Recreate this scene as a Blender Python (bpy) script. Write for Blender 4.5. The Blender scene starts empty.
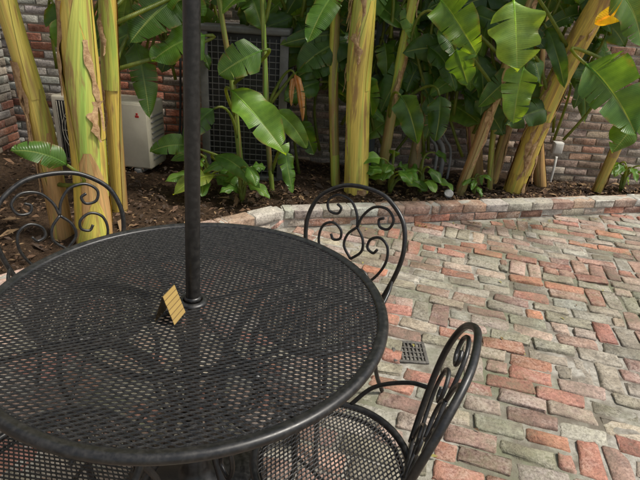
import bpy, math, random
import numpy as np
from mathutils import Vector, Matrix
R = random.Random(7)
NR = np.random.RandomState(7)
V = Vector

# ------------------------------------------------------------------ helpers
class MB:
    def __init__(s):
        s.v=[]; s.f=[]; s.m=[]; s.c=[]; s.u=[]
    def add(s, vs, fs, mat=0, col=(1,1,1), uvs=None):
        o=len(s.v); n=len(vs)
        s.v.extend([tuple(x) for x in vs]); s.f.extend([tuple(i+o for i in f) for f in fs])
        s.m.extend([mat]*len(fs))
        if n and not isinstance(col[0],(int,float)): s.c.extend([tuple(c) for c in col])
        else: s.c.extend([tuple(col)]*n)
        s.u.extend(uvs if uvs is not None else [(0,0,0)]*n)
    def obj(s, name, mats, parent=None, smooth=True, loc=None):
        me=bpy.data.meshes.new(name); me.from_pydata(s.v,[],s.f); me.update()
        for m in mats: me.materials.append(m)
        me.polygons.foreach_set("material_index", s.m)
        me.polygons.foreach_set("use_smooth",[smooth]*len(s.f))
        a=me.attributes.new("Col","FLOAT_COLOR","POINT")
        a.data.foreach_set("color", np.array([(c[0],c[1],c[2],1) for c in s.c],dtype=np.float32).ravel())
        b=me.attributes.new("uvp","FLOAT_VECTOR","POINT")
        b.data.foreach_set("vector", np.array(s.u,dtype=np.float32).ravel())
        ob=bpy.data.objects.new(name,me); bpy.context.collection.objects.link(ob)
        if parent: ob.parent=parent
        if loc: ob.location=loc
        return ob

def empty(name, loc=(0,0,0)):
    e=bpy.data.objects.new(name,None); bpy.context.collection.objects.link(e); e.location=loc; e.empty_display_size=.1
    return e

def cat(pts,n=8,closed=False):
    P=[V(p) for p in pts]; out=[]
    N=len(P)
    for i in range(N if closed else N-1):
        p0=P[(i-1)%N] if (closed or i>0) else P[0]*2-P[1]
        p1=P[i]; p2=P[(i+1)%N]
        p3=P[(i+2)%N] if (closed or i<N-2) else P[-1]*2-P[-2]
        for k in range(n):
            t=k/n
            out.append(.5*((2*p1)+(p2-p0)*t+(2*p0-5*p1+4*p2-p3)*t*t+(3*p1-p0-3*p2+p3)*t**3))
    if not closed: out.append(P[-1])
    return out

def tube(mb, pts, rad, seg=8, mat=0, col=(1,1,1), closed=False, cap=True, flat=1.0):
    pts=[V(p) for p in pts]; n=len(pts)
    if not hasattr(rad,'__len__'): rad=[rad]*n
    T=[]
    for i in range(n):
        if closed: t=pts[(i+1)%n]-pts[(i-1)%n]
        else: t=pts[min(i+1,n-1)]-pts[max(i-1,0)]
        T.append(t.normalized() if t.length>1e-9 else V((0,0,1)))
    up=V((0,0,1)) if abs(T[0].z)<.9 else V((1,0,0))
    nrm=(up-T[0]*up.dot(T[0])).normalized()
    vs=[];uv=[];L=0
    for i in range(n):
        nrm=(nrm-T[i]*nrm.dot(T[i])).normalized(); b=T[i].cross(nrm)
        if i: L+=(pts[i]-pts[i-1]).length
        for k in range(seg):
            a=2*math.pi*k/seg
            vs.append(pts[i]+(nrm*math.cos(a)+b*math.sin(a)*flat)*rad[i]); uv.append((abs(2*k/seg-1),L,0))
    fs=[]
    for i in range(n if closed else n-1):
        j=(i+1)%n
        for k in range(seg):
            k2=(k+1)%seg
            fs.append((i*seg+k,i*seg+k2,j*seg+k2,j*seg+k))
    if cap and not closed:
        fs.append(tuple(range(seg))[::-1]); fs.append(tuple((n-1)*seg+k for k in range(seg)))
    mb.add(vs,fs,mat,col,uv)

def tmpl(n=4):
    idx={};vs=[];fs=[]
    def g(i,j,k):
        if (i,j,k) not in idx: idx[(i,j,k)]=len(vs); vs.append((i,j,k))
        return idx[(i,j,k)]
    for a in range(n):
        for b in range(n):
            fs.append((g(a,b,0),g(a,b+1,0),g(a+1,b+1,0),g(a+1,b,0)))
            fs.append((g(a,b,n),g(a+1,b,n),g(a+1,b+1,n),g(a,b+1,n)))
            fs.append((g(a,0,b),g(a+1,0,b),g(a+1,0,b+1),g(a,0,b+1)))
            fs.append((g(a,n,b),g(a,n,b+1),g(a+1,n,b+1),g(a+1,n,b)))
            fs.append((g(0,a,b),g(0,a,b+1),g(0,a+1,b+1),g(0,a+1,b)))
            fs.append((g(n,a,b),g(n,a+1,b),g(n,a+1,b+1),g(n,a,b+1)))
    return np.array(vs),fs
T4=tmpl(4); T3=tmpl(3); T6=tmpl(6)
def br(mb,c,h,r,M=None,mat=0,col=(1,1,1),warp=.004,jit=.0012,T=T3):
    I,fs=T; n=I.max(); h=np.array(h,float); r=min(r,h.min()*.95)
    D=np.zeros(I.shape)
    for ax in range(3):
        core=h[ax]-r
        tab=np.concatenate([[-h[ax]],np.linspace(-core,core,n-1),[h[ax]]])
        D[:,ax]=tab[I[:,ax]]
    core=h-r
    C=np.clip(D,-core,core); d=D-C; L=np.linalg.norm(d,axis=1,keepdims=True); L[L==0]=1
    P=C+d/L*r
    if warp:
        q=(P/h+1)/2
        co=NR.uniform(-warp,warp,(2,2,2,3)); co[...,2]*=.35
        w=np.zeros_like(P)
        for i in (0,1):
            for j in (0,1):
                for k in (0,1):
                    ww=(q[:,0] if i else 1-q[:,0])*(q[:,1] if j else 1-q[:,1])*(q[:,2] if k else 1-q[:,2])
                    w+=ww[:,None]*co[i,j,k]
        P=P+w
    if jit: P=P+NR.normal(0,jit,P.shape)
    if M is not None: P=P@np.array(M).T
    P=P+np.array(c)
    mb.add(P.tolist(),fs,mat,col)
def rotz(a): return np.array([[math.cos(a),-math.sin(a),0],[math.sin(a),math.cos(a),0],[0,0,1]])

# ------------------------------------------------------------------ materials
def newmat(name):
    m=bpy.data.materials.new(name); m.use_nodes=True; nt=m.node_tree
    return m,nt,nt.nodes["Principled BSDF"]
def N(nt,t,**k):
    n=nt.nodes.new(t)
    for a,b in k.items(): setattr(n,a,b)
    return n
def noise(nt,scale,detail=3,rough=.6,vec=None,dist=0):
    n=N(nt,"ShaderNodeTexNoise"); n.inputs["Scale"].default_value=scale; n.inputs["Detail"].default_value=detail
    n.inputs["Roughness"].default_value=rough; n.inputs["Distortion"].default_value=dist
    if vec is None:
        g=N(nt,"ShaderNodeNewGeometry"); vec=g.outputs["Position"]
    nt.links.new(vec,n.inputs["Vector"]); return n.outputs["Fac"]
def ramp(nt,fac,stops):
    n=N(nt,"ShaderNodeValToRGB"); e=n.color_ramp.elements
    while len(e)<len(stops): e.new(.5)
    for i,(p,c) in enumerate(stops):
        e[i].position=p; e[i].color=(c,c,c,1) if not hasattr(c,'__len__') else (*c,1)
    nt.links.new(fac,n.inputs[0]); return n.outputs[0]
def mix(nt,fac,a,b,mode='MIX'):
    n=N(nt,"ShaderNodeMix",data_type='RGBA',blend_type=mode)
    for s,x in ((n.inputs[0],fac),(n.inputs[6],a),(n.inputs[7],b)):
        if hasattr(x,'links'): nt.links.new(x,s)
        elif hasattr(x,'__len__'): s.default_value=(*x,1)
        else: s.default_value=x
    return n.outputs[2]
def math_(nt,op,a,b=0,c=0):
    n=N(nt,"ShaderNodeMath",operation=op)
    for i,x in enumerate((a,b,c)):
        if hasattr(x,'links'): nt.links.new(x,n.inputs[i])
        else: n.inputs[i].default_value=x
    return n.outputs[0]
def attr(nt,name,out="Color"):
    return N(nt,"ShaderNodeAttribute",attribute_name=name).outputs[out]
def bump(nt,b,h,strength=.4,dist=.004):
    n=N(nt,"ShaderNodeBump"); n.inputs["Strength"].default_value=strength; n.inputs["Distance"].default_value=dist
    nt.links.new(h,n.inputs["Height"]); nt.links.new(n.outputs[0],b.inputs["Normal"])

def mat_brick(name,moss=.5,white=.5,rough=.82,wcol=(.50,.47,.41),dirt=.0):
    m,nt,b=newmat(name)
    c=attr(nt,"Col")
    fine=noise(nt,75,4,.75); mid=noise(nt,16,4,.75); big=noise(nt,1.7,3,.65); big2=noise(nt,3.6,4,.75,dist=.4)
    c=mix(nt,1,c,ramp(nt,fine,[(.28,.40),(.5,1),(.75,1.45)]),'MULTIPLY')
    c=mix(nt,1,c,ramp(nt,mid,[(.3,.5),(.5,1),(.7,1.3)]),'MULTIPLY')
    mo=math_(nt,'MULTIPLY',ramp(nt,big,[(.42,0),(.6,1)]),ramp(nt,mid,[(.38,0),(.6,1)]))
    c=mix(nt,math_(nt,'MULTIPLY',mo,moss),c,(.12,.125,.07))
    wh=math_(nt,'MULTIPLY',ramp(nt,big2,[(.46,0),(.64,1)]),ramp(nt,fine,[(.42,.1),(.6,1)]))
    c=mix(nt,math_(nt,'MULTIPLY',wh,white),c,wcol)
    if dirt:
        d=math_(nt,'MULTIPLY',ramp(nt,big2,[(.36,1),(.50,0)]),dirt)
        c=mix(nt,d,c,(.15,.125,.09))
    nt.links.new(c,b.inputs["Base Color"])
    nt.links.new(ramp(nt,big,[(.3,rough-.25),(.7,rough+.1)]),b.inputs["Roughness"])
    h=math_(nt,'ADD',mid,math_(nt,'MULTIPLY',fine,.8))
    bump(nt,b,h,.9,.007)
    return m
M_pave=mat_brick("paver_brick",.65,.42,dirt=.55)
M_curb=mat_brick("curb_brick",.3,.65)
M_wall=mat_brick("wall_brick",.15,.5)
def mat_simple(name,c1,c2,scale=20,rough=.8,bs=.5,bd=.005,spec=.5,metal=0):
    m,nt,b=newmat(name)
    f=noise(nt,scale,3,.7)
    nt.links.new(mix(nt,ramp(nt,f,[(.35,0),(.65,1)]),c1,c2),b.inputs["Base Color"])
    b.inputs["Roughness"].default_value=rough; b.inputs["Metallic"].default_value=metal
    b.inputs["Specular IOR Level"].default_value=spec
    if bs: bump(nt,b,noise(nt,scale*3,3,.7),bs,bd)
    return m
def mk_iron():
    m,nt,b=newmat("black_wrought_iron")
    f=noise(nt,60,3,.7)
    nt.links.new(mix(nt,ramp(nt,f,[(.42,0),(.8,1)]),(.008,.008,.008),(.03,.028,.025)),b.inputs["Base Color"])
    nt.links.new(ramp(nt,f,[(.3,.30),(.7,.48)]),b.inputs["Roughness"])
    b.inputs["Specular IOR Level"].default_value=.55
    return m
M_iron=mk_iron()
def mk_grout():
    m,nt,b=newmat("sandy_mortar")
    c=mix(nt,ramp(nt,noise(nt,40,3,.75),[(.3,0),(.7,1)]),(.22,.205,.17),(.44,.415,.365))
    c=mix(nt,ramp(nt,noise(nt,1.7,3,.65),[(.44,0),(.62,.85)]),c,(.12,.13,.07))
    c=mix(nt,ramp(nt,noise(nt,6,3,.65),[(.46,0),(.62,.85)]),c,(.125,.105,.08))
    nt.links.new(c,b.inputs["Base Color"]); b.inputs["Roughness"].default_value=.95
    bump(nt,b,noise(nt,160,3,.7),.8,.004); return m
M_grout=mk_grout()
M_wmortar=mat_simple("wall_mortar",(.24,.215,.18),(.40,.36,.31),14,.95,.8,.006)
M_cmortar=mat_simple("curb_mortar",(.28,.265,.23),(.48,.455,.40),18,.95,.9,.008)
M_soil=mat_simple("mulch_soil",(.030,.018,.010),(.085,.052,.030),35,.95,1,.02,.2)
def mk_litter():
    m,nt,b=newmat("dry_litter"); nt.links.new(attr(nt,"Col"),b.inputs["Base Color"]); b.inputs["Roughness"].default_value=.85; return m
M_litter=mk_litter()
def mk_leaf():
    m,nt,b=newmat("banana_leaf")
    c=attr(nt,"Col"); uv=attr(nt,"uvp","Vector")
    sp=N(nt,"ShaderNodeSeparateXYZ"); nt.links.new(uv,sp.inputs[0])
    ax=math_(nt,'ABSOLUTE',sp.outputs[0])
    ph=math_(nt,'SUBTRACT',math_(nt,'MULTIPLY',sp.outputs[1],520),math_(nt,'MULTIPLY',ax,9))
    vein=math_(nt,'SINE',ph)
    v2=math_(nt,'SINE',math_(nt,'MULTIPLY',ph,.23))
    vv=math_(nt,'MULTIPLY_ADD',math_(nt,'ADD',vein,v2),.25,.5)
    c=mix(nt,1,c,ramp(nt,vv,[(0,.88),(1,1.1)]),'MULTIPLY')
    nz=noise(nt,9,4,.65)
    c=mix(nt,1,c,ramp(nt,nz,[(.3,(.7,.78,.7)),(.7,(1.35,1.2,1.1))]),'MULTIPLY')
    rib=ramp(nt,ax,[(.02,1),(.07,0)])
    c=mix(nt,math_(nt,'MULTIPLY',rib,.65),c,(.36,.42,.12))
    edge=math_(nt,'MULTIPLY',ramp(nt,ax,[(.80,0),(1,1)]),ramp(nt,nz,[(.52,0),(.60,1)]))
    c=mix(nt,math_(nt,'MULTIPLY',edge,.75),c,(.22,.14,.05))
    nt.links.new(c,b.inputs["Base Color"]); b.inputs["Roughness"].default_value=.36
    b.inputs["Specular IOR Level"].default_value=.5
    bump(nt,b,vv,.5,.003)
    tr=N(nt,"ShaderNodeBsdfTranslucent"); c2=mix(nt,1,c,(2.7,2.1,.6),'MULTIPLY'); nt.links.new(c2,tr.inputs[0])
    ms=N(nt,"ShaderNodeMixShader"); ms.inputs[0].default_value=.48
    nt.links.new(b.outputs[0],ms.inputs[1]); nt.links.new(tr.outputs[0],ms.inputs[2])
    nt.links.new(ms.outputs[0],nt.nodes["Material Output"].inputs[0]); return m
M_leaf=mk_leaf()
def mk_trunk():
    m,nt,b=newmat("banana_stem")
    uv=attr(nt,"uvp","Vector"); c0=attr(nt,"Col")
    mp=N(nt,"ShaderNodeMapping"); mp.inputs["Scale"].default_value=(5,.9,1); nt.links.new(uv,mp.inputs[0])
    mp2=N(nt,"ShaderNodeMapping"); mp2.inputs["Scale"].default_value=(22,1.6,1); nt.links.new(uv,mp2.inputs[0])
    g=N(nt,"ShaderNodeNewGeometry"); mp3=N(nt,"ShaderNodeMapping"); mp3.inputs["Scale"].default_value=(17,17,2.2); nt.links.new(g.outputs["Position"],mp3.inputs[0])
    s1=noise(nt,1,3,.6,mp.outputs[0],.5); s2=noise(nt,1,3,.65,mp2.outputs[0],.3)
    blot=noise(nt,1,4,.65,mp3.outputs[0],.3)
    c=mix(nt,ramp(nt,s1,[(.50,0),(.66,1)]),c0,mix(nt,1,c0,(.70,.96,.9),'MULTIPLY'))
    c=mix(nt,1,c,ramp(nt,s2,[(.3,.66),(.7,1.15)]),'MULTIPLY')
    br_=ramp(nt,s1,[(.34,1),(.44,0)])
    c=mix(nt,math_(nt,'MULTIPLY',br_,.75),c,(.30,.17,.06))
    c=mix(nt,ramp(nt,blot,[(.53,0),(.63,.8)]),c,(.30,.17,.065))
    nt.links.new(c,b.inputs["Base Color"]); b.inputs["Roughness"].default_value=.45
    bump(nt,b,s2,.6,.005); return m
M_trunk=mk_trunk()
M_dry=mat_simple("dry_sheath",(.24,.13,.055),(.52,.35,.18),25,.8,.7,.006)

# ------------------------------------------------------------------ patio
PAL=[((.39,.17,.12),3.2),((.43,.18,.105),1.2),((.36,.22,.165),4),((.43,.30,.24),2.5),((.38,.31,.245),3),((.31,.27,.205),3),((.25,.23,.17),3),((.36,.335,.28),2),((.24,.14,.11),2.4)]
def pick(pal=PAL):
    c=R.choices([a for a,_ in pal],[b for _,b in pal])[0]; k=R.uniform(.74,1.13)
    return tuple(x*k*R.uniform(.95,1.05) for x in c)
CURB=[V(p) for p in [(-2.88,.75),(-2.15,1.45),(-1.30,2.42),(-.66,3.04),(-.27,3.37),(.86,3.68),(2.82,4.24),(4.6,4.72)]]
def curb_y(x):
    for a,b in zip(CURB,CURB[1:]):
        if a.x<=x<=b.x: return a.y+(b.y-a.y)*(x-a.x)/(b.x-a.x)
    return CURB[0].y-2 if x<CURB[0].x else CURB[-1].y
DR=(.47,1.99)
mb=MB(); ang=math.radians(-15); ca,sa=math.cos(ang),math.sin(ang)
ROW=.100
def paver(u,v,hx,hy,a0):
    x=u*ca-v*sa; y=u*sa+v*ca+1
    x+=.022*math.sin(y*2.1)+.012*math.sin(x*3+y); y+=.030*math.sin(x*1.7+1)+.009*math.sin(x*5.1+y*2)
    if not(-2.9<x<4.7 and -1.6<y<4.7): return
    if y>curb_y(x)-.06: return
    if x<-1.0 and y>curb_y(x)-.15: return
    if abs(x-DR[0])<.03+hx*.8 and abs(y-DR[1])<.11: return
    a=ang+a0+R.gauss(0,.035)
    tx,ty=R.gauss(0,.016),R.gauss(0,.016)
    Mx=rotz(a)@np.array([[1,0,ty],[0,1,tx],[-ty,-tx,1]])
    br(mb,(x+R.gauss(0,.003),y+R.gauss(0,.003),-.028+R.gauss(0,.0026)),(hx,hy,.03),R.uniform(.006,.014),Mx,0,pick(),.009,.0024,T4)
def fill_row(v,u0,u1,first):
    u=u0
    if first: 
        l=min(.105,u1-u0)
        if l>.03: paver(u+l/2,v,l/2-.007,ROW/2-.006,0)
        u+=l
    while u<u1-.02:
        q=R.random()
        l=.207 if q<.88 else (.105 if q<.94 else .165)
        l*=R.uniform(.96,1.03)
        if u1-(u+l)<.06: l=u1-u
        if l>.26: l=l/2
        paver(u+l/2,v,l/2-.0065+R.uniform(-.003,.002),ROW/2-.0055+R.uniform(-.005,.0025),0)
        u+=l
for j in range(-50,50,2):
    u=-6+R.uniform(-.1,.1)
    while u<6:
        seg=R.choice([.62,.83,1.04,1.25,1.9,2.5])+R.uniform(-.04,.04)
        fill_row(j*ROW,u,u+seg,False); fill_row((j+1)*ROW,u,u+seg,True)
        u+=seg
        for k in range(R.choice([1,2,2,3])):   # bricks laid crosswise through both courses
            paver(u+.05,(j+.5)*ROW,.0985+R.uniform(-.006,.002),.0445+R.uniform(-.004,.002),math.pi/2); u+=.1
mb.obj("brick_patio",[M_pave])
mb=MB(); n=260
g=np.concatenate([[-40,-15,-6],np.linspace(-3.2,4.9,n),[8,16,40]])
gx,gy=np.meshgrid(g,g); 
lo=np.sin(gx*7+np.sin(gy*5)*2)*np.sin(gy*8+np.sin(gx*4)*2)*.0018+np.sin(gx*2.3+1)*np.sin(gy*2.9)*.0016
gz=np.where(np.abs(gx)<6,-.0062+lo+NR.normal(0,.0013,gx.shape),-.0075)
vs=np.stack([gx,gy,gz],-1).reshape(-1,3).tolist(); W_=len(g)
fs=[(j*W_+i,j*W_+i+1,(j+1)*W_+i+1,(j+1)*W_+i) for j in range(W_-1) for i in range(W_-1)]
mb.add(vs,fs); mb.obj("ground",[M_grout])
mb=MB()
for s in (-1,1):
    br(mb,(DR[0]+s*.075,DR[1],-.001),(.008,.083,.005),.002,None,0,(1,1,1),0,0)
    br(mb,(DR[0],DR[1]+s*.0752,-.0015),(.068,.008,.005),.002,None,0,(1,1,1),0,0)
for k in range(7): br(mb,(DR[0]-.057+k*.019,DR[1],-.002),(.0045,.068,.004),.0015,None,0,(1,1,1),0,0)
for k in (-1,0,1): br(mb,(DR[0],DR[1]+k*.034,-.003),(.067,.004,.004),.0015,None,0,(1,1,1),0,0)
M_cast=mat_simple("cast_iron",(.06,.056,.05),(.13,.12,.105),60,.6,.3,.001)
mb.obj("floor_drain",[M_cast])

# ------------------------------------------------------------------ curb
mb=MB()
CP=[((.41,.19,.125),3),((.43,.26,.19),3),((.44,.37,.30),2.5),((.31,.17,.115),2)]
CT=[((.46,.42,.36),4),((.44,.30,.23),2),((.48,.45,.40),3),((.40,.23,.16),1.2)]
for a,b in zip(CURB,CURB[1:]):
    d=b-a; L=d.length; d=d/L; nrm=V((-d.y,d.x)); an=math.atan2(d.y,d.x)
    c=a+d*L/2+nrm*.062
    br(mb,(c.x,c.y,.058),(L/2+.012,.0580,.0665),.005,rotz(an),1,(1,1,1),0,.0)
    for course,(z,hh,ln,pal) in enumerate([(.031,.030,.215,CP),(.0985,.0315,.215,CT)]):
        s=-.05 if course==0 else -.15
        while s<L-.02:
            l=ln*R.uniform(.92,1.05); e=min(s+l,L+.01); s0=max(s,-.005)
            if e-s0>.05:
                c=a+d*(s0+e)/2+nrm*(.062-.002*course+R.gauss(0,.002))
                br(mb,(c.x,c.y,z+R.gauss(0,.0010)),((e-s0)/2-.003,.062+.002*course,hh),.005,rotz(an+R.gauss(0,.006)),0,pick(pal),.004,.0018,T4)
            s+=l
    # smeared mortar on top, patchy
    nx_=int(L/.015)+2; ny_=9; vs=[];fs=[]
    for i in range(nx_+1):
        for j in range(ny_):
            s=L*i/nx_; t=.010+.104*j/(ny_-1); p=a+d*s+nrm*t
            nz=math.sin(p.x*13+math.sin(p.y*9)*2)*.5+math.sin(p.x*31+p.y*17)*.3+math.sin(p.y*47-p.x*11)*.3
            e=abs(2*j/(ny_-1)-1)
            vs.append((p.x,p.y,.1292+.0032*nz-.004*e**5+R.gauss(0,.0004)))
    for i in range(nx_):
        for j in range(ny_-1): fs.append((i*ny_+j,(i+1)*ny_+j,(i+1)*ny_+j+1,i*ny_+j+1))
    mb.add(vs,fs,1)
mb.obj("brick_planter_curb",[M_curb,M_cmortar])

mb=MB(); vs=[];fs=[];nx=150;ny=26
for i in range(nx):
    x=-2.95+7.3*i/(nx-1); y0=curb_y(x)+.07
    for j in range(ny):
        y=y0+(4.8-y0)*j/(ny-1)
        z=.075+.02*math.sin(x*3+y*2)+R.gauss(0,.007)+(.03*j/ny)
        vs.append((x,y,z))
for i in range(nx-1):
    for j in range(ny-1): fs.append((i*ny+j,(i+1)*ny+j,(i+1)*ny+j+1,i*ny+j+1))
mb.add(vs,fs); mb.obj("soil_bed",[M_soil])
mb=MB()
for k in range(8500):
    x=R.uniform(-2.8,3.6); y0=curb_y(x)+.13; 
    if y0>4.7: continue
    y=R.uniform(y0,4.7); z=.092+R.uniform(0,.018)+.03*(y-y0)/2
    l=R.uniform(.006,.026); w=l*R.uniform(.15,.6); a=R.uniform(0,6.3)
    if R.random()<.06: l*=2.6; w*=1.8
    t=V((math.cos(a),math.sin(a),R.gauss(0,.25))); s=V((-math.sin(a),math.cos(a),R.gauss(0,.35)))
    c=V((x,y,z)); lift=V((0,0,w*.5))
    col=R.choice([(.10,.055,.03),(.06,.035,.02),(.15,.085,.045),(.045,.028,.018),(.045,.028,.018),(.22,.14,.07)])
    mb.add([c-t*l,c-s*w+lift,c+t*l,c+s*w+lift,c],[(0,1,4),(1,2,4),(2,3,4),(3,0,4)],0,col)
mb.obj("mulch_litter",[M_litter])
mb=MB()
for k in range(120):
    x=R.uniform(.2,3.4); y=R.uniform(1.2,curb_y(x)-.05) if R.random()<.4 else curb_y(x)-.04-abs(R.gauss(0,.08))
    l=R.uniform(.005,.018); a=R.uniform(0,6.3); w=l*.4
    t=V((math.cos(a),math.sin(a),.1)); s=V((-math.sin(a),math.cos(a),.1)); c=V((x,y,.009))
    mb.add([c-t*l,c-s*w+V((0,0,.003)),c+t*l,c+s*w+V((0,0,.004)),c],[(0,1,4),(1,2,4),(2,3,4),(3,0,4)],0,R.choice([(.2,.13,.05),(.1,.06,.03),(.25,.22,.06)]))
mb.obj("fallen_leaf_litter",[M_litter])

# ------------------------------------------------------------------ walls
def wall(name,o,d,L,H,colf):
    d=V(d).normalized(); nrm=V((d.y,-d.x)); an=math.atan2(d.y,d.x); o=V(o)
    mb=MB(); c=o+d*L/2-nrm*.10
    br(mb,(c.x,c.y,H/2-.05),(L/2,.10,H/2+.05),.01,rotz(an),1,(1,1,1),0,0)
    row=0;z=.0
    while z<H-.05:
        h=.066; s=-(row%2)*.11
        while s<L:
            l=.215; s0=max(s,0); e=min(s+l,L)
            if e-s0>.04:
                c=o+d*(s0+e)/2
                col=colf(c.x,c.y,z)
                if col: br(mb,(c.x+nrm.x*R.uniform(-.004,.002),c.y+nrm.y*R.uniform(-.004,.002),z+h/2+.005),((e-s0)/2-.0045,.010,h/2-.003),.005,rotz(an),0,col,.003,.0012,T3)
            s+=l+.0
        z+=h+.008;row+=1
    return mb.obj(name,[M_wall,M_wmortar])
PLA=[((.46,.44,.40),3),((.37,.35,.32),2),((.42,.35,.29),1)]
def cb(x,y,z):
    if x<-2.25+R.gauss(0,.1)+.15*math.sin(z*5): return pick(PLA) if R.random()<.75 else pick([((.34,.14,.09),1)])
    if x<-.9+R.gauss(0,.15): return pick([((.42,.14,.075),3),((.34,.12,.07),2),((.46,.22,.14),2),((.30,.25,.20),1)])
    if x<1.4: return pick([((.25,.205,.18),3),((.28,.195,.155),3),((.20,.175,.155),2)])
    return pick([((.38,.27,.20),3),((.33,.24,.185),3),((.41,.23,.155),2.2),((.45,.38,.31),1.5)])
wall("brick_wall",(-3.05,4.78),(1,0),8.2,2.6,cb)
def cl(x,y,z):
    if math.sin(y*2.3+z*3.1)+math.sin(y*5.2-z*4)*.6+R.gauss(0,.25)<-.8: return pick([((.34,.14,.09),2),((.3,.2,.15),1)])
    return pick(PLA)
wall("brick_wall",(-2.95,-1.5),(0,1),6.2,2.6,cl)

# ------------------------------------------------------------------ bananas
GREENS=[(.085,.19,.03),(.10,.225,.035),(.065,.155,.028),(.13,.25,.04),(.06,.135,.03)]
DARK=[(.045,.105,.026),(.055,.125,.028),(.065,.145,.03)]
def leaf(mb,b,t,w,sag=.12,face=None,col=None,mat=0,tears=None,rows=26,petiole=None,fold=None,curl=None):
    b=V(b);t=V(t); L=(t-b).length; ax=(t-b).normalized()
    face=V(face) if face else V((R.uniform(-.7,.7),-1,R.uniform(-.1,1.)))
    nrm=(face-ax*face.dot(ax)).normalized()
    ctrl=(b+t)/2+V((0,0,1))*L*sag+nrm*L*R.uniform(.02,.14)+ax.cross(nrm)*L*R.uniform(-.1,.1)
    col=col or R.choice(GREENS)
    fold=R.uniform(.1,.5) if fold is None else fold
    curl=R.uniform(-.6,.1) if curl is None else curl
    tears=R.randint(0,6) if tears is None else tears
    ph=R.uniform(0,6); wav=R.uniform(.01,.035)*w/.2; fr=R.uniform(5,15)
    p0=R.uniform(.10,.2); p1=R.uniform(2.4,4)
    def mid(s): return b*(1-s)**2+ctrl*2*s*(1-s)+t*s*s
    def tan(s): return ((ctrl-b)*(1-s)+(t-ctrl)*s).normalized()
    def width(s): 
        return w*.5*min(1,(s/p0)**.6)*(max(0,1-s**p1))**.62*1.0
    NC=5
    for side in (-1,1):
        cuts=sorted([R.uniform(.12,.92) for _ in range(tears)]); edges=[0]+cuts+[1]
        asy=R.uniform(.88,1.1)
        for e0,e1 in zip(edges,edges[1:]):
            k=max(2,int(rows*(e1-e0))+1); tw=R.gauss(0,.16) if tears else 0
            vs=[];uv=[];cs=[]
            for i in range(k+1):
                q=i/k; s=e0+(e1-e0)*q
                T=tan(s); nn=(nrm-T*nrm.dot(T)).normalized(); sd=T.cross(nn)*side; wd=width(s)*asy
                for j in range(NC+1):
                    r=j/NC
                    ss=s
                    shr=.12*(r**1.5)*(e1-e0)*0.5
                    if tears: ss=s+( (.5-q)*2*shr )
                    fwd=.22*wd*r
                    ss=min(1,ss)
                    p=mid(ss)+T*fwd*(1-s)
                    z=fold*r*wd+curl*r*r*wd*1.1+math.sin(s*fr+ph+side)*wav*r*r+tw*r*r*wd
                    vs.append(p+sd*wd*r*(1-.1*abs(curl)*r)+nn*z); uv.append((r*side,s*L,0))
                    cs.append(col)
            fs=[]
            for i in range(k):
                for j in range(NC):
                    a=i*(NC+1)+j
                    f=(a,a+1,a+NC+2,a+NC+1)
                    fs.append(f if side<0 else f[::-1])
            mb.add(vs,fs,mat,cs,uv)
    pts=[mid(s)-nrm*.003 for s in np.linspace(0,.97,12)]
    tube(mb,pts,list(np.linspace(.0035+w*.02,.0012,12)),5,mat,tuple(min(1,c*1.6) for c in col))
    if petiole is not None:
        P=V(petiole); 
        c2=b-tan(0)*(b-P).length*.45
        pp=[P*(1-s)**2+c2*2*s*(1-s)+b*s*s for s in np.linspace(0,1,9)]
        tube(mb,pp,list(np.linspace(.014,.0045+w*.02,9)),6,mat,(.16,.22,.05))

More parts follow.
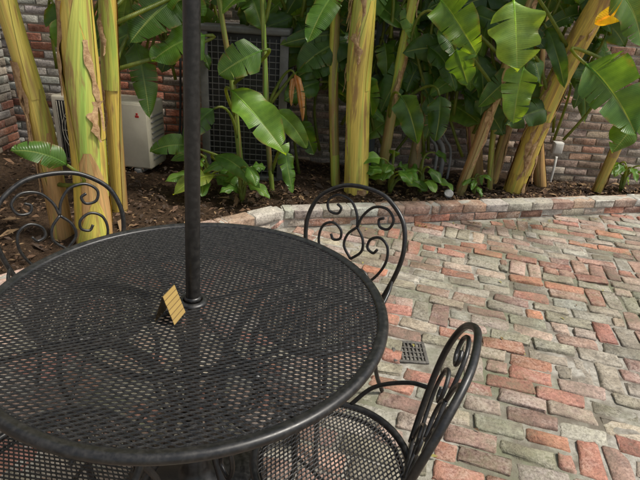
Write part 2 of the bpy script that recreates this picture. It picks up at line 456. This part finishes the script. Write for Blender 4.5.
YEL=(.72,.545,.11); YG=(.50,.49,.08); BRN=(.40,.25,.10)
def stem(mb,pts,r0,r1,col,sheath=4,strips=3,top=2.6):
    pts=[V(p) for p in pts]; d=(pts[-1]-pts[-2]).normalized()
    base=pts[0]-(pts[1]-pts[0]).normalized()*.12
    if pts[-1].z<top: pts=pts+[pts[-1]+d*((top-pts[-1].z)/max(.3,d.z))]
    C=cat([base]+pts,10); n=len(C)
    rad=[(r0+(r1-r0)*i/(n-1))*(1+.10*math.sin(i*.45+r0*90)*.3+.25*math.exp(-i/3.)) for i in range(n)]
    tube(mb,C,rad,18,1,col)
    for k in range(sheath):
        i0=R.randint(0,max(1,int(n*.55))); i1=min(n-1,i0+R.randint(int(n*.25),int(n*.6))); a0=R.uniform(0,6.28); wid=R.uniform(2.2,4.2)
        seg=14; vs=[];uv=[];fs=[]
        up=V((1,0,0)); m=i1-i0
        cc=tuple(c*R.uniform(.85,1.1) for c in col)
        rr_=R.random()
        if rr_<.2: cc=(cc[0]*.8,cc[1]*.95,cc[2]*.9)
        elif rr_<.5: cc=(cc[0]*.72,cc[1]*.58,cc[2]*1.1)
        off=.002+.0014*k
        for i in range(i0,i1+1):
            T=(C[min(i+1,n-1)]-C[max(i-1,0)]).normalized(); nr=(up-T*up.dot(T)).normalized(); bb=T.cross(nr); q=(i-i0)/m
            hw=wid/2*(1-q**3*.9)
            for s in range(seg+1):
                a=a0+q*.35+hw*(2*s/seg-1); e=abs(2*s/seg-1)
                rr=rad[i]+off+.005*e**4-(.003 if e>.99 else 0)
                vs.append(C[i]+(nr*math.cos(a)+bb*math.sin(a))*rr); uv.append((s/seg+k*.37,q*m*.1,k))
        for i in range(m):
            for s in range(seg):
                a=i*(seg+1)+s; fs.append((a,a+1,a+seg+2,a+seg+1))
        if m>0: mb.add(vs,fs,1,cc,uv)
    for k in range(strips):
        i0=R.randint(int(n*.25),int(n*.85)); a=R.uniform(math.pi*1.0,math.pi*2.0); l=R.uniform(.18,.6)
        c=C[i0]; out=V((math.cos(a),math.sin(a),0)); sd=V((-math.sin(a),math.cos(a),0)); w=R.uniform(.008,.036)
        vs=[];fs=[];m=16; ph=R.uniform(0,6); lift=R.uniform(.0,.03)
        ax=(C[max(0,i0-6)]-C[i0]).normalized()
        for i in range(m+1):
            q=i/m; p=c+ax*l*q+out*(rad[i0]*1.05+.007+lift*q*q+.004*math.sin(q*9+ph))+sd*.02*math.sin(q*4+ph)
            ww=w*(1-q**2*.85)*(1+.35*math.sin(q*17+ph)+.2*R.uniform(-1,1))
            vs+= [p-sd*ww-out*ww*.4,p+out*.003,p+sd*ww-out*ww*.4]
        for i in range(m):
            for j in range(2):
                a_=i*3+j; fs.append((a_,a_+1,a_+4,a_+3))
        mb.add(vs,fs,2,(1,1,1))
    return C
def crown(mb,top,n,L=1.3):
    for k in range(n):
        a=2*math.pi*(k+R.uniform(-.3,.3))/n; l=L*R.uniform(.75,1.1)
        d=V((math.cos(a),math.sin(a),0)); b=top+d*.22+V((0,0,.35)); t=top+d*l*.85+V((0,0,R.uniform(-.1,.6)))
        if t.y>4.6: t.y=4.6
        leaf(mb,b,t,.26,.22,face=(0,0,1),petiole=top-V((0,0,.15)),fold=.2)
PL=[]
PL.append(([(-1.38,2.75,.07),(-1.34,2.75,.67),(-1.33,2.78,1.43)],.102,.075,YEL,2.5,7,6,[]))
PL.append(([(-1.60,2.8,.10),(-1.62,2.8,.81),(-1.69,2.8,1.37)],.062,.05,(.62,.47,.10),2.4,4,4,
  [((-1.30,2.42,.68),(-1.50,2.30,.77),.13,dict(face=(0,-1,.5)))]))
PL.append(([(-1.42,3.25,.06),(-1.39,3.25,.86),(-1.35,3.25,1.44)],.052,.046,(.64,.46,.09),2.5,4,3,
  [((-.86,3.6,1.26),(-1.17,3.4,1.09),.27,{}),((-1.30,3.5,1.20),(-1.21,3.4,.72),.2,dict(col=DARK[2])),((-1.0,3.6,1.5),(-1.28,3.35,1.2),.3,{}),((-.9,3.7,1.62),(-1.15,3.5,1.36),.26,{}),((-1.05,3.7,1.62),(-.85,3.5,1.38),.26,{})]))
PL.append(([(.10,4.1,.10),(.02,4.1,.89),(-.01,4.1,1.53)],.040,.032,YG,2.4,3,0,
  [((.0,3.95,1.6),(-.18,3.7,1.25),.24,{})]))
PL.append(([(.27,4.0,.09),(.21,4.0,.92),(.19,4.0,1.54)],.098,.078,YEL,2.7,7,12,[]))
PL.append(([(.50,4.3,.10),(.54,4.3,.98),(.58,4.3,1.57)],.040,.036,YG,2.5,3,2,
  [((.54,4.0,.90),(.69,3.8,.58),.2,{}),((.84,4.0,.92),(.84,3.9,.58),.19,dict(col=DARK[1]))]))
PL.append(([(1.19,4.2,.08),(1.28,4.1,.82),(1.41,4.1,1.56)],.040,.036,(.46,.32,.13),2.5,4,5,
  [((.72,3.9,1.58),(.99,3.7,1.25),.28,dict(col=(.14,.28,.04))),((.86,3.8,1.27),(.99,3.8,1.04),.22,{})]))
PL.append(([(1.69,4.3,.08),(1.76,4.2,.92),(1.91,4.1,1.65)],.085,.070,(.70,.52,.10),2.7,7,14,
  [((1.13,3.6,1.60),(1.22,3.5,1.17),.31,dict(col=(.24,.40,.08),face=(.1,-1,.3),tears=1,fold=.2,curl=-.2)),((1.36,3.8,1.19),(1.34,3.7,.80),.24,dict(col=(.17,.32,.05)))]))
PL.append(([(2.51,4.45,.12),(2.54,4.4,.60),(2.53,4.3,1.11)],.042,.036,(.54,.42,.09),2.3,3,1,
  [((1.74,3.7,1.24),(2.12,3.5,.82),.34,dict(col=(.08,.19,.035),face=(-.3,-1,.3),tears=4)),((2.25,3.7,1.0),(2.05,3.6,.66),.24,{}),
   ((2.04,3.5,1.60),(1.68,3.6,1.50),.20,dict(col=(.85,.62,.03),tears=0,face=(0,-1,.5),fold=.1,curl=0)),((1.70,3.5,1.70),(1.97,3.5,1.38),.26,{})]))
PL.append(([(1.40,4.45,.12),(1.25,4.45,.7),(1.14,4.45,1.16)],.06,.05,BRN,2.3,5,6,[]))
PL.append(([(2.0,4.5,.12),(1.85,4.5,.6),(1.77,4.5,.96)],.055,.05,(.42,.28,.11),2.2,4,5,[]))
PL.append(([(-.66,3.9,.06),(-.74,3.9,.91),(-.8,3.9,1.3)],.022,.018,(.26,.33,.07),1.9,2,0,
  [((-.49,3.7,1.18),(-.78,3.6,1.01),.24,{}),((-.71,3.7,.90),(-.28,3.5,.50),.27,dict(col=(.15,.30,.045),sag=.06,tears=1,face=(.3,-1,.6))),
   ((-.84,3.7,.41),(-.47,3.5,.24),.15,{}),((-.99,3.7,.46),(-1.30,3.6,.43),.16,dict(sag=.2)),((-.82,3.6,.29),(-1.10,3.45,.16),.15,dict(col=(.22,.3,.05))),((-.85,3.75,.75),(-1.05,3.6,.5),.17,{})]))
PL.append(([(-.42,3.9,.09),(-.47,3.9,.6),(-.50,3.9,1.10)],.020,.016,(.25,.33,.06),1.9,2,0,
  [((-.32,3.8,.46),(-.24,3.7,.15),.12,{}),((-.5,3.8,1.6),(-.75,3.6,1.4),.26,{}),((-.27,3.85,1.02),(-.19,3.75,.70),.07,dict(col=(.34,.20,.08),tears=7,curl=-1.6,fold=1.2)),((-.27,3.85,1.0),(-.28,3.78,.8),.05,dict(col=(.36,.22,.10),tears=5,curl=-1.2,fold=1.2)),((-.4,3.8,.75),(-.15,3.75,.5),.16,{})]))
PL.append(([(1.48,4.3,.09),(1.42,4.3,.5),(1.39,4.3,.95)],.026,.02,(.38,.42,.07),2.1,2,1,
  [((1.40,4.1,1.35),(1.55,3.9,1.05),.2,{}),((1.40,4.1,1.1),(1.15,4.0,.85),.18,dict(col=DARK[2]))]))
PL.append(([(.78,4.4,.1),(.84,4.4,.8),(.95,4.4,1.5)],.05,.042,(.48,.40,.10),2.4,4,3,[]))
PL.append(([(1.55,4.5,.1),(1.60,4.5,.8),(1.68,4.5,1.5)],.045,.04,(.46,.34,.11),2.3,4,4,[]))
for pts,r0,r1,col,top,sh,st,lv in PL:
    mb=MB(); C=stem(mb,pts,r0,r1,col,sh,st,top)
    tp=C[-1]
    for L_ in lv:
        b,t,w,kw=L_
        bz=V(b); anchor=min(C,key=lambda c:(c-(bz-V((0,0,.25)))).length)
        leaf(mb,b,t,w,petiole=anchor,**kw)
    crown(mb,tp,4 if r0>.03 else 2, 1.1 if r0>.03 else .7)
    mb.obj("banana_plant",[M_leaf,M_trunk,M_dry])
mb=MB()
for k in range(215):
    x=R.uniform(-2.6,2.2); 
    z=R.uniform(.95,1.9) if R.random()<.75 else R.uniform(.4,1.1)
    if -1.1<x<-.3 and z<1.25: 
        if R.random()<.8: continue
    if x<-1.25 and z<1.05: continue
    if x<-1.9 and R.random()<.5: continue
    if 1.35<x<1.95 and z<1.3 and R.random()<.6: continue
    y=R.uniform(4.12,4.55); l=R.uniform(.3,.6); a=R.gauss(0,.9)
    b=V((x,y,z+.2)); t=b+V((math.sin(a)*l,-R.uniform(0,.15),-abs(math.cos(a))*l*.8)); 
    if t.z<.12: continue
    leaf(mb,b,t,R.uniform(.13,.27),R.uniform(.02,.2),col=R.choice(DARK+GREENS),rows=14,petiole=b+V((R.uniform(-.15,.15),.1,-R.uniform(.3,.6))) )
mb.obj("background_banana_foliage",[M_leaf])
def lowplant(c,n,l,cols):
    mb=MB(); c=V(c)
    for k in range(n):
        a=2*math.pi*k/n+R.uniform(-.4,.4); h=R.uniform(.12,.34)*min(1,l/.15); o=R.uniform(.04,.14)*min(1,l/.15)
        b=c+V((math.cos(a)*o,math.sin(a)*o,h)); t=b+V((math.cos(a)*l,math.sin(a)*l*.6-.04,-R.uniform(.0,.1)))
        leaf(mb,b,t,l*R.uniform(.5,.7),.12,face=(0,-.5,1),petiole=c,col=R.choice(cols),tears=0,rows=12)
    return mb.obj("low_leafy_plant",[M_leaf])
LG=[(.11,.25,.04),(.09,.2,.035),(.15,.3,.05)]
lowplant((.56,4.02,.09),12,.2,LG); lowplant((.82,4.08,.09),8,.15,LG); lowplant((-.95,3.75,.08),9,.22,LG)
lowplant((2.75,4.5,.1),9,.13,LG); lowplant((1.3,4.15,.09),7,.08,LG)
lowplant((-.62,3.6,.08),6,.17,LG)

# ------------------------------------------------------------------ AC units
M_cream=mat_simple("cream_painted_metal",(.66,.61,.49),(.58,.53,.42),6,.5,.1,.001)
M_dkgrey=mat_simple("dark_grey_painted_metal",(.085,.085,.085),(.13,.125,.12),10,.55,.1,.001)
M_grey=mat_simple("grey_painted_metal",(.22,.22,.215),(.29,.285,.275),8,.55,.1,.001)
M_blk=mat_simple("black_plastic",(.012,.012,.012),(.02,.02,.02),20,.6,0)
M_red=mat_simple("red_badge",(.5,.02,.02),(.45,.02,.02),20,.5,0)
M_white=mat_simple("white_plastic",(.62,.61,.57),(.5,.49,.45),15,.5,.1,.001)
def ac_split():
    e=empty("mini_split_air_conditioner",(-1.90,4.15,.10)); 
    def P(name,mb,m): o=mb.obj(name,m,parent=e); return o
    mb=MB(); br(mb,(0,.17,.30),(.42,.16,.28),.018,None,0,(1,1,1),0,0,T6); P("cabinet",mb,[M_cream])
    mb=MB(); br(mb,(-.10,.004,.30),(.27,.004,.245),.003,None,0,(1,1,1),0,0); P("fan_opening",mb,[M_blk])
    mb=MB()
    for rr in np.linspace(.04,.235,9):
        tube(mb,[(-.10+rr*math.cos(a),-.012,.30+rr*math.sin(a)) for a in np.linspace(0,2*math.pi,37)[:-1]],.0028,5,closed=True)
    for k in range(12):
        a=k*math.pi/6; tube(mb,[(-.10+.03*math.cos(a),-.012,.30+.03*math.sin(a)),(-.10+.24*math.cos(a),-.010,.30+.24*math.sin(a))],.003,5)
    for k in range(-11,12): 
        x=-.10+k*.0235; tube(mb,[(x,-.004,.06),(x,-.004,.54)],.002,4)
    P("fan_guard",mb,[M_cream])
    mb=MB(); br(mb,(.30,.003,.30),(.115,.006,.262),.004,None,0,(1,1,1),0,0); P("service_panel",mb,[M_cream])
    mb=MB()
    br(mb,(.335,-.006,.470),(.016,.003,.009),.002,rotz(0),0,(1,1,1),0,0); br(mb,(.335,-.006,.490),(.008,.003,.009),.002,None,0,(1,1,1),0,0); P("badge",mb,[M_red])
    mb=MB()
    for k in range(9): br(mb,(.425,.17,.10+k*.045),(.004,.11,.006),.002,None,0,(1,1,1),0,0); br(mb,(-.425,.17,.10+k*.045),(.004,.11,.006),.002,None,0,(1,1,1),0,0)
    P("side_louvres",mb,[M_grey])
    mb=MB(); 
    for s in (-1,1): br(mb,(s*.3,.17,.0),(.03,.18,.022),.004,None,0,(1,1,1),0,0)
    P("feet",mb,[M_grey])
    mb=MB()
    for s in (0,.03): tube(mb,cat([(.43,.22,.12+s*2),(.50,.22,.12+s*2),(.53,.26,.2+s),(.53+s,.40,.3),(.53+s,.5,.9)],6),.011,7)
    P("refrigerant_pipes",mb,[M_blk]); e.rotation_euler=(0,0,math.radians(-6))
ac_split()
def ac_big():
    e=empty("air_conditioner_condenser",(-.69,4.42,.10)); 
    def P(name,mb,m): return mb.obj(name,m,parent=e)
    w,d,h=.345,.30,1.16
    mb=MB(); br(mb,(0,0,h/2+.03),(w-.03,d-.03,h/2-.03),.01,None,0,(1,1,1),0,0); P("coil",mb,[M_blk])
    mb=MB()
    for sx in (-1,1):
        for sy in (-1,1): br(mb,(sx*(w-.03),sy*(d-.02),h/2),(.032,.022,h/2),.006,None,0,(1,1,1),0,0)
    br(mb,(0,0,h+.022),(w+.012,d+.012,.026),.014,None,0,(1,1,1),0,0,T6); br(mb,(0,0,.0),(w+.004,d+.004,.03),.006,None,0,(1,1,1),0,0)
    P("frame",mb,[M_dkgrey])
    mb=MB()
    for k in range(1,24): 
        z=.03+k*(h-.04)/24
        br(mb,(0,-d+.006,z),(w-.062,.0035,.0035),.001,None,0,(1,1,1),0,0)
    for k in range(-5,6): br(mb,(k*.05,-d+.0,h/2),(.0022,.002,h/2-.03),.001,None,0,(1,1,1),0,0)
    for k in range(1,24):
        z=.03+k*(h-.04)/24
        for s in (-1,1): br(mb,(s*(w-.006),0,z),(.0035,d-.045,.0035),.001,None,0,(1,1,1),0,0)
    P("grille",mb,[M_dkgrey])
    mb=MB(); br(mb,(w-.03,-d-.010,h/2),(.034,.006,h/2-.02),.004,None,0,(1,1,1),0,0)
    P("control_panel",mb,[M_dkgrey])
ac_big()

mb=MB(); tube(mb,cat([(2.16,4.66,.05),(2.16,4.66,.25),(2.17,4.69,.34)],5),.013,8); br(mb,(2.17,4.72,.42),(.045,.03,.055),.008,None,0,(1,1,1),0,0); br(mb,(2.17,4.688,.42),(.036,.004,.045),.003,None,0,(1,1,1),0,0)
mb.obj("electrical_box",[M_white])
mb=MB()
for dx,r_ in ((0,.016),(.06,.022),(.13,.012)): tube(mb,cat([(1.02+dx,4.55,.05),(1.02+dx,4.60,.35),(.92+dx,4.66,.55),(.90+dx,4.68,1.2),(.90+dx,4.68,2.4)],6),r_,8)
mb.obj("conduit_pipes",[M_grey])
mb=MB(); tube(mb,cat([(1.04,3.98,.08),(1.04,3.98,.12)],2),.010,8)
tube(mb,[(1.04,4.0,.115),(1.04,3.985,.13),(1.04,3.975,.15),(1.04,3.973,.151)],[.02,.036,.040,.032],16)
mb.obj("garden_spotlight",[M_grey])
mb=MB(); tube(mb,cat([(-.95,4.5,.1),(-1.0,4.4,.5),(-1.12,4.5,.75),(-1.15,4.7,1.2)],6),.013,7); tube(mb,cat([(-.9,4.6,.1),(-.98,4.55,.6),(-1.05,4.65,1.3)],6),.01,7)
mb.obj("hose_lines",[M_white])
mb=MB(); tube(mb,[(.40,4.62,.05),(.40,4.62,2.5)],.045,14)
for z in (.6,1.7,2.35): tube(mb,[(.40,4.62,z),(.40,4.62,z+.05)],.05,14)
mb.obj("downspout",[mat_simple("painted_downspout",(.13,.16,.18),(.19,.21,.22),8,.6,.2,.002)])

# ------------------------------------------------------------------ table
TC=V((-.335,1.164,0)); TH=.74; TR=.535
def mesh_disc(mb,R0,z,cw,ch,th=.0022,open_=.64,mat=0,rot=0):
    nx=int(R0/cw)+2; ny=int(R0/ch)*2+4
    cr,sr=math.cos(rot),math.sin(rot)
    for j in range(-ny,ny+1):
        for i in range(-nx,nx+1):
            cx=(i+(.5 if j%2 else 0))*cw; cy=j*ch/2
            if cx*cx+cy*cy>R0*R0: continue
            O=[(cx-cw/2,cy),(cx,cy-ch/2),(cx+cw/2,cy),(cx,cy+ch/2)]
            k=open_; ax=cw/2*k; ay=ch/2*(k+.06); bx=ax*.30
            I=[(cx-ax,cy),(cx-bx,cy-ay*.86),(cx+bx,cy-ay*.86),(cx+ax,cy),(cx+bx,cy+ay*.86),(cx-bx,cy+ay*.86)]
            zi=[0,.0009,.0009,0,-.0011,-.0011]
            vs=[(x,y,z) for x,y in O]+[(x,y,z+dz) for (x,y),dz in zip(I,zi)]+[(x,y,z+dz-th) for (x,y),dz in zip(I,zi)]
            vs=[(x*cr-y*sr,x*sr+y*cr,zz) for x,y,zz in vs]
            fs=[(0,1,5,4),(1,6,5),(1,2,7,6),(2,3,8,7),(3,9,8),(3,0,4,9)]
            for q in range(6):
                q2=(q+1)%6; fs.append((4+q,4+q2,10+q2,10+q))
            mb.add(vs,fs,mat)
def lathe(mb,prof,seg=96,mat=0,c=(0,0,0)):
    vs=[];fs=[];n=len(prof)
    for k in range(seg):
        a=2*math.pi*k/seg
        for r_,z in prof: vs.append((c[0]+r_*math.cos(a),c[1]+r_*math.sin(a),c[2]+z))
    for k in range(seg):
        k2=(k+1)%seg
        for i in range(n-1): fs.append((k*n+i,k2*n+i,k2*n+i+1,k*n+i+1))
    mb.add(vs,fs,mat)
te=empty("patio_table",tuple(TC))
mb=MB(); mesh_disc(mb,TR-.018,TH-.004,.029,.0145,open_=.63); mb.obj("mesh_top",[M_iron],parent=te,smooth=False)
mb=MB()
pr=[(TR-.030,TH-.008),(TR-.030,TH-.002),(TR-.024,TH+.001)]
pr+=[(TR-.012+.012*math.sin(a),TH-.008+.012*math.cos(a)) for a in np.linspace(-.6,2.6,12)]+[(TR-.012,TH-.026),(TR-.022,TH-.012),(TR-.030,TH-.008)]
lathe(mb,pr,128)
lathe(mb,[(.0245,TH-.01),(.0245,TH+.003),(.03,TH+.004),(.036,TH+.001),(.040,TH-.002),(.040,TH-.006),(.0245,TH-.01)],48)
mb.obj("rim",[M_iron],parent=te)
mb=MB()
for k in range(4):
    a=math.radians(38+90*k); c,s=math.cos(a),math.sin(a)
    P=cat([(r_*c,r_*s,z) for r_,z in [(.36,.722),(.24,.70),(.14,.60),(.075,.44),(.10,.28),(.20,.14),(.32,.05),(.37,.012)]],6)
    tube(mb,P,.0125,9)
    P=cat([(r_*c,r_*s,z) for r_,z in [(.075,.44),(.15,.42),(.22,.34),(.20,.25),(.15,.26),(.155,.31)]],6); tube(mb,P,.007,7)
    tube(mb,[(.05*c,.05*s,.722),(.515*c,.515*s,.722)],.007,6,flat=.6)
    lathe(mb,[(0,.0),(.02,.0),(.02,.012),(0,.014)],12,c=(.37*c,.37*s,0))
for rr,z in ((.078,.44),(.19,.15),(.30,.722)):
    tube(mb,[(rr*math.cos(a),rr*math.sin(a),z) for a in np.linspace(0,2*math.pi,41)[:-1]],.007,7,closed=True)
mb.obj("legs",[M_iron],parent=te)
pe=empty("umbrella_pole",tuple(TC)); lean=.040
mb=MB(); tube(mb,[(0+lean*(z-TH),0,z) for z in (.0,.35,.74,1.0,1.6,2.35)],.019,28); 
lathe(mb,[(.019,TH+.0),(.0235,TH+.0),(.0235,TH+.012),(.019,TH+.014)],32)
mb.obj("pole",[M_iron],parent=pe)
mb=MB(); lathe(mb,[(.0,0.0),(.23,0.0),(.235,.02),(.20,.045),(.06,.07),(.035,.10),(.03,.30),(.019,.305)],64,c=(-.02,0,0)); mb.obj("base_stand",[M_iron],parent=pe)

def mk_card():
    m,nt,b=newmat("printed_card")
    uv=attr(nt,"uvp","Vector")
    br_=N(nt,"ShaderNodeTexBrick"); nt.links.new(uv,br_.inputs["Vector"]); br_.inputs["Scale"].default_value=1.0
    br_.inputs["Brick Width"].default_value=3.0; br_.inputs["Row Height"].default_value=.17
    br_.inputs["Color1"].default_value=(.36,.25,.08,1); br_.inputs["Color2"].default_value=(.40,.28,.09,1); br_.inputs["Mortar"].default_value=(.17,.11,.04,1); br_.inputs["Mortar Size"].default_value=.016
    c=mix(nt,1,br_.outputs[0],attr(nt,"Col"),'MULTIPLY')
    nt.links.new(c,b.inputs["Base Color"]); b.inputs["Roughness"].default_value=.4; return m
M_card=mk_card()
mb=MB(); h=.078;w=.031
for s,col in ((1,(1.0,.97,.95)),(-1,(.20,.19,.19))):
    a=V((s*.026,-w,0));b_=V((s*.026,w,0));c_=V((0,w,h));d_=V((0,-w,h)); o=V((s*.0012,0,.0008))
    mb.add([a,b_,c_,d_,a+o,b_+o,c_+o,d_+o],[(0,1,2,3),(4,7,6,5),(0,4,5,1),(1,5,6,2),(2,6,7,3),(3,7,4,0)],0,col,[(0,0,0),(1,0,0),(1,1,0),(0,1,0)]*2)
o=mb.obj("tent_card_sign",[M_card],smooth=False,loc=(-.370,1.075,TH+.001)); o.rotation_euler=(0,0,math.radians(-10))

# ------------------------------------------------------------------ chairs
def chair(loc,face):
    f=math.atan2(face[1],face[0])-math.pi/2
    e=empty("wrought_iron_chair",loc); e.rotation_euler=(0,0,f)
    SH=.44
    mb=MB(); mesh_disc(mb,.185,SH,.024,.012,.002,.62,0); mb.obj("seat_mesh",[M_iron],parent=e,smooth=False)
    mb=MB()
    tube(mb,[(.20*math.cos(a),.20*math.sin(a),SH-.002) for a in np.linspace(0,2*math.pi,49)[:-1]],.0105,9,closed=True)
    tube(mb,[(.185*math.cos(a),.185*math.sin(a),SH-.028) for a in np.linspace(0,2*math.pi,49)[:-1]],.006,7,closed=True)
    def B(s,h):
        s*=1.12; h*=.94
        return V((s, -.185-.16*h-.12*h*h+.5*s*s, SH+h))
    half=[(.125,0),(.160,.10),(.188,.22),(.190,.31),(.163,.392),(.10,.447),(.04,.466)]
    arch=[B(*p) for p in half]+[B(-p[0],p[1]) for p in half[::-1]]
    tube(mb,cat(arch,7),.0088,9)
    S=[[(0.0,.02),(.035,.06),(.10,.13),(.135,.21),(.13,.275),(.095,.30),(.06,.28),(.055,.245),(.08,.232),(.094,.252)],
       [(0,.31),(.012,.36),(.045,.405),(.095,.415),(.128,.385),(.118,.345),(.085,.34),(.075,.365),(.092,.378)],
       [(.118,.03),(.10,.10),(.06,.145),(.02,.135),(.018,.10),(.042,.092),(.05,.112)],
       [(0,.31),(.03,.27),(.035,.22),(.0,.175)]]
    for s_ in S:
        for sg in (-1,1): tube(mb,cat([B(sg*x,h) for x,h in s_],6),.0055,7)
    tube(mb,cat([B(-.125,.015),B(0,.02),B(.125,.015)],5),.006,7)
    for sg in (-1,1):
        tube(mb,cat([B(sg*.175,.16),V((sg*.215,-.13,SH+.13)),V((sg*.22,-.04,SH+.075)),V((sg*.20,.02,SH+.0))],7),.0065,7)
    for sg in (-1,1):
        tube(mb,cat([(sg*.14,-.180,SH),(sg*.15,-.20,.30),(sg*.165,-.235,.12),(sg*.185,-.275,.008)],7),.009,8)
        tube(mb,cat([(sg*.14,.14,SH),(sg*.165,.17,.34),(sg*.145,.16,.18),(sg*.16,.185,.06),(sg*.19,.215,.008)],7),.009,8)
    for a,b in (((.14,-.215,.22),(-.15,.165,.22)),((-.14,-.215,.22),(.15,.165,.22))):
        a=V(a);b=V(b); tube(mb,cat([a,(a*.75+b*.25)+V((0,0,.05)),(a+b)/2+V((0,0,.07)),(a*.25+b*.75)+V((0,0,.05)),b],6),.006,7)
    mb.obj("frame",[M_iron],parent=e)
chair((0.070,.932,0),(-.935,.34))
chair((.005,1.565,0),(-.55,-.83))
chair((-.80,1.50,0),(.66,-.75))
chair((-.60,.84,0),(.50,.80))

# ------------------------------------------------------------------ light & camera
w=bpy.data.worlds.new("World"); bpy.context.scene.world=w; w.use_nodes=True; nt=w.node_tree
sky=nt.nodes.new("ShaderNodeTexSky"); sky.sky_type='NISHITA'; sky.sun_disc=False
EL=math.radians(60); AZ=math.radians(98)
sky.sun_elevation=EL; sky.sun_rotation=AZ; sky.dust_density=3; sky.air_density=1; 
bg=nt.nodes["Background"]; bg.inputs[1].default_value=.15; 
hs=nt.nodes.new("ShaderNodeHueSaturation"); hs.inputs["Saturation"].default_value=.45
nt.links.new(sky.outputs[0],hs.inputs["Color"]); nt.links.new(hs.outputs[0],bg.inputs[0])
sd=bpy.data.lights.new("sun","SUN"); sd.energy=4.0; sd.angle=math.radians(8); sd.color=(1,.94,.84)
so=bpy.data.objects.new("sun",sd); bpy.context.collection.objects.link(so)
dirv=V((math.sin(AZ)*math.cos(EL),math.cos(AZ)*math.cos(EL),math.sin(EL)))
so.rotation_euler=dirv.to_track_quat('Z','Y').to_euler()
cam=bpy.data.cameras.new("camera"); cam.lens=28.24; cam.sensor_width=36; cam.clip_end=200; cam.clip_start=.02
co=bpy.data.objects.new("camera",cam); bpy.context.collection.objects.link(co)
co.matrix_world=Matrix.Translation((0,0,1.49))@Matrix.Rotation(math.radians(65),4,'X')@Matrix.Rotation(math.radians(4),4,'Z')
sc=bpy.context.scene; sc.camera=co
sc.view_settings.view_transform='Standard'; sc.view_settings.look='None'; sc.view_settings.exposure=0
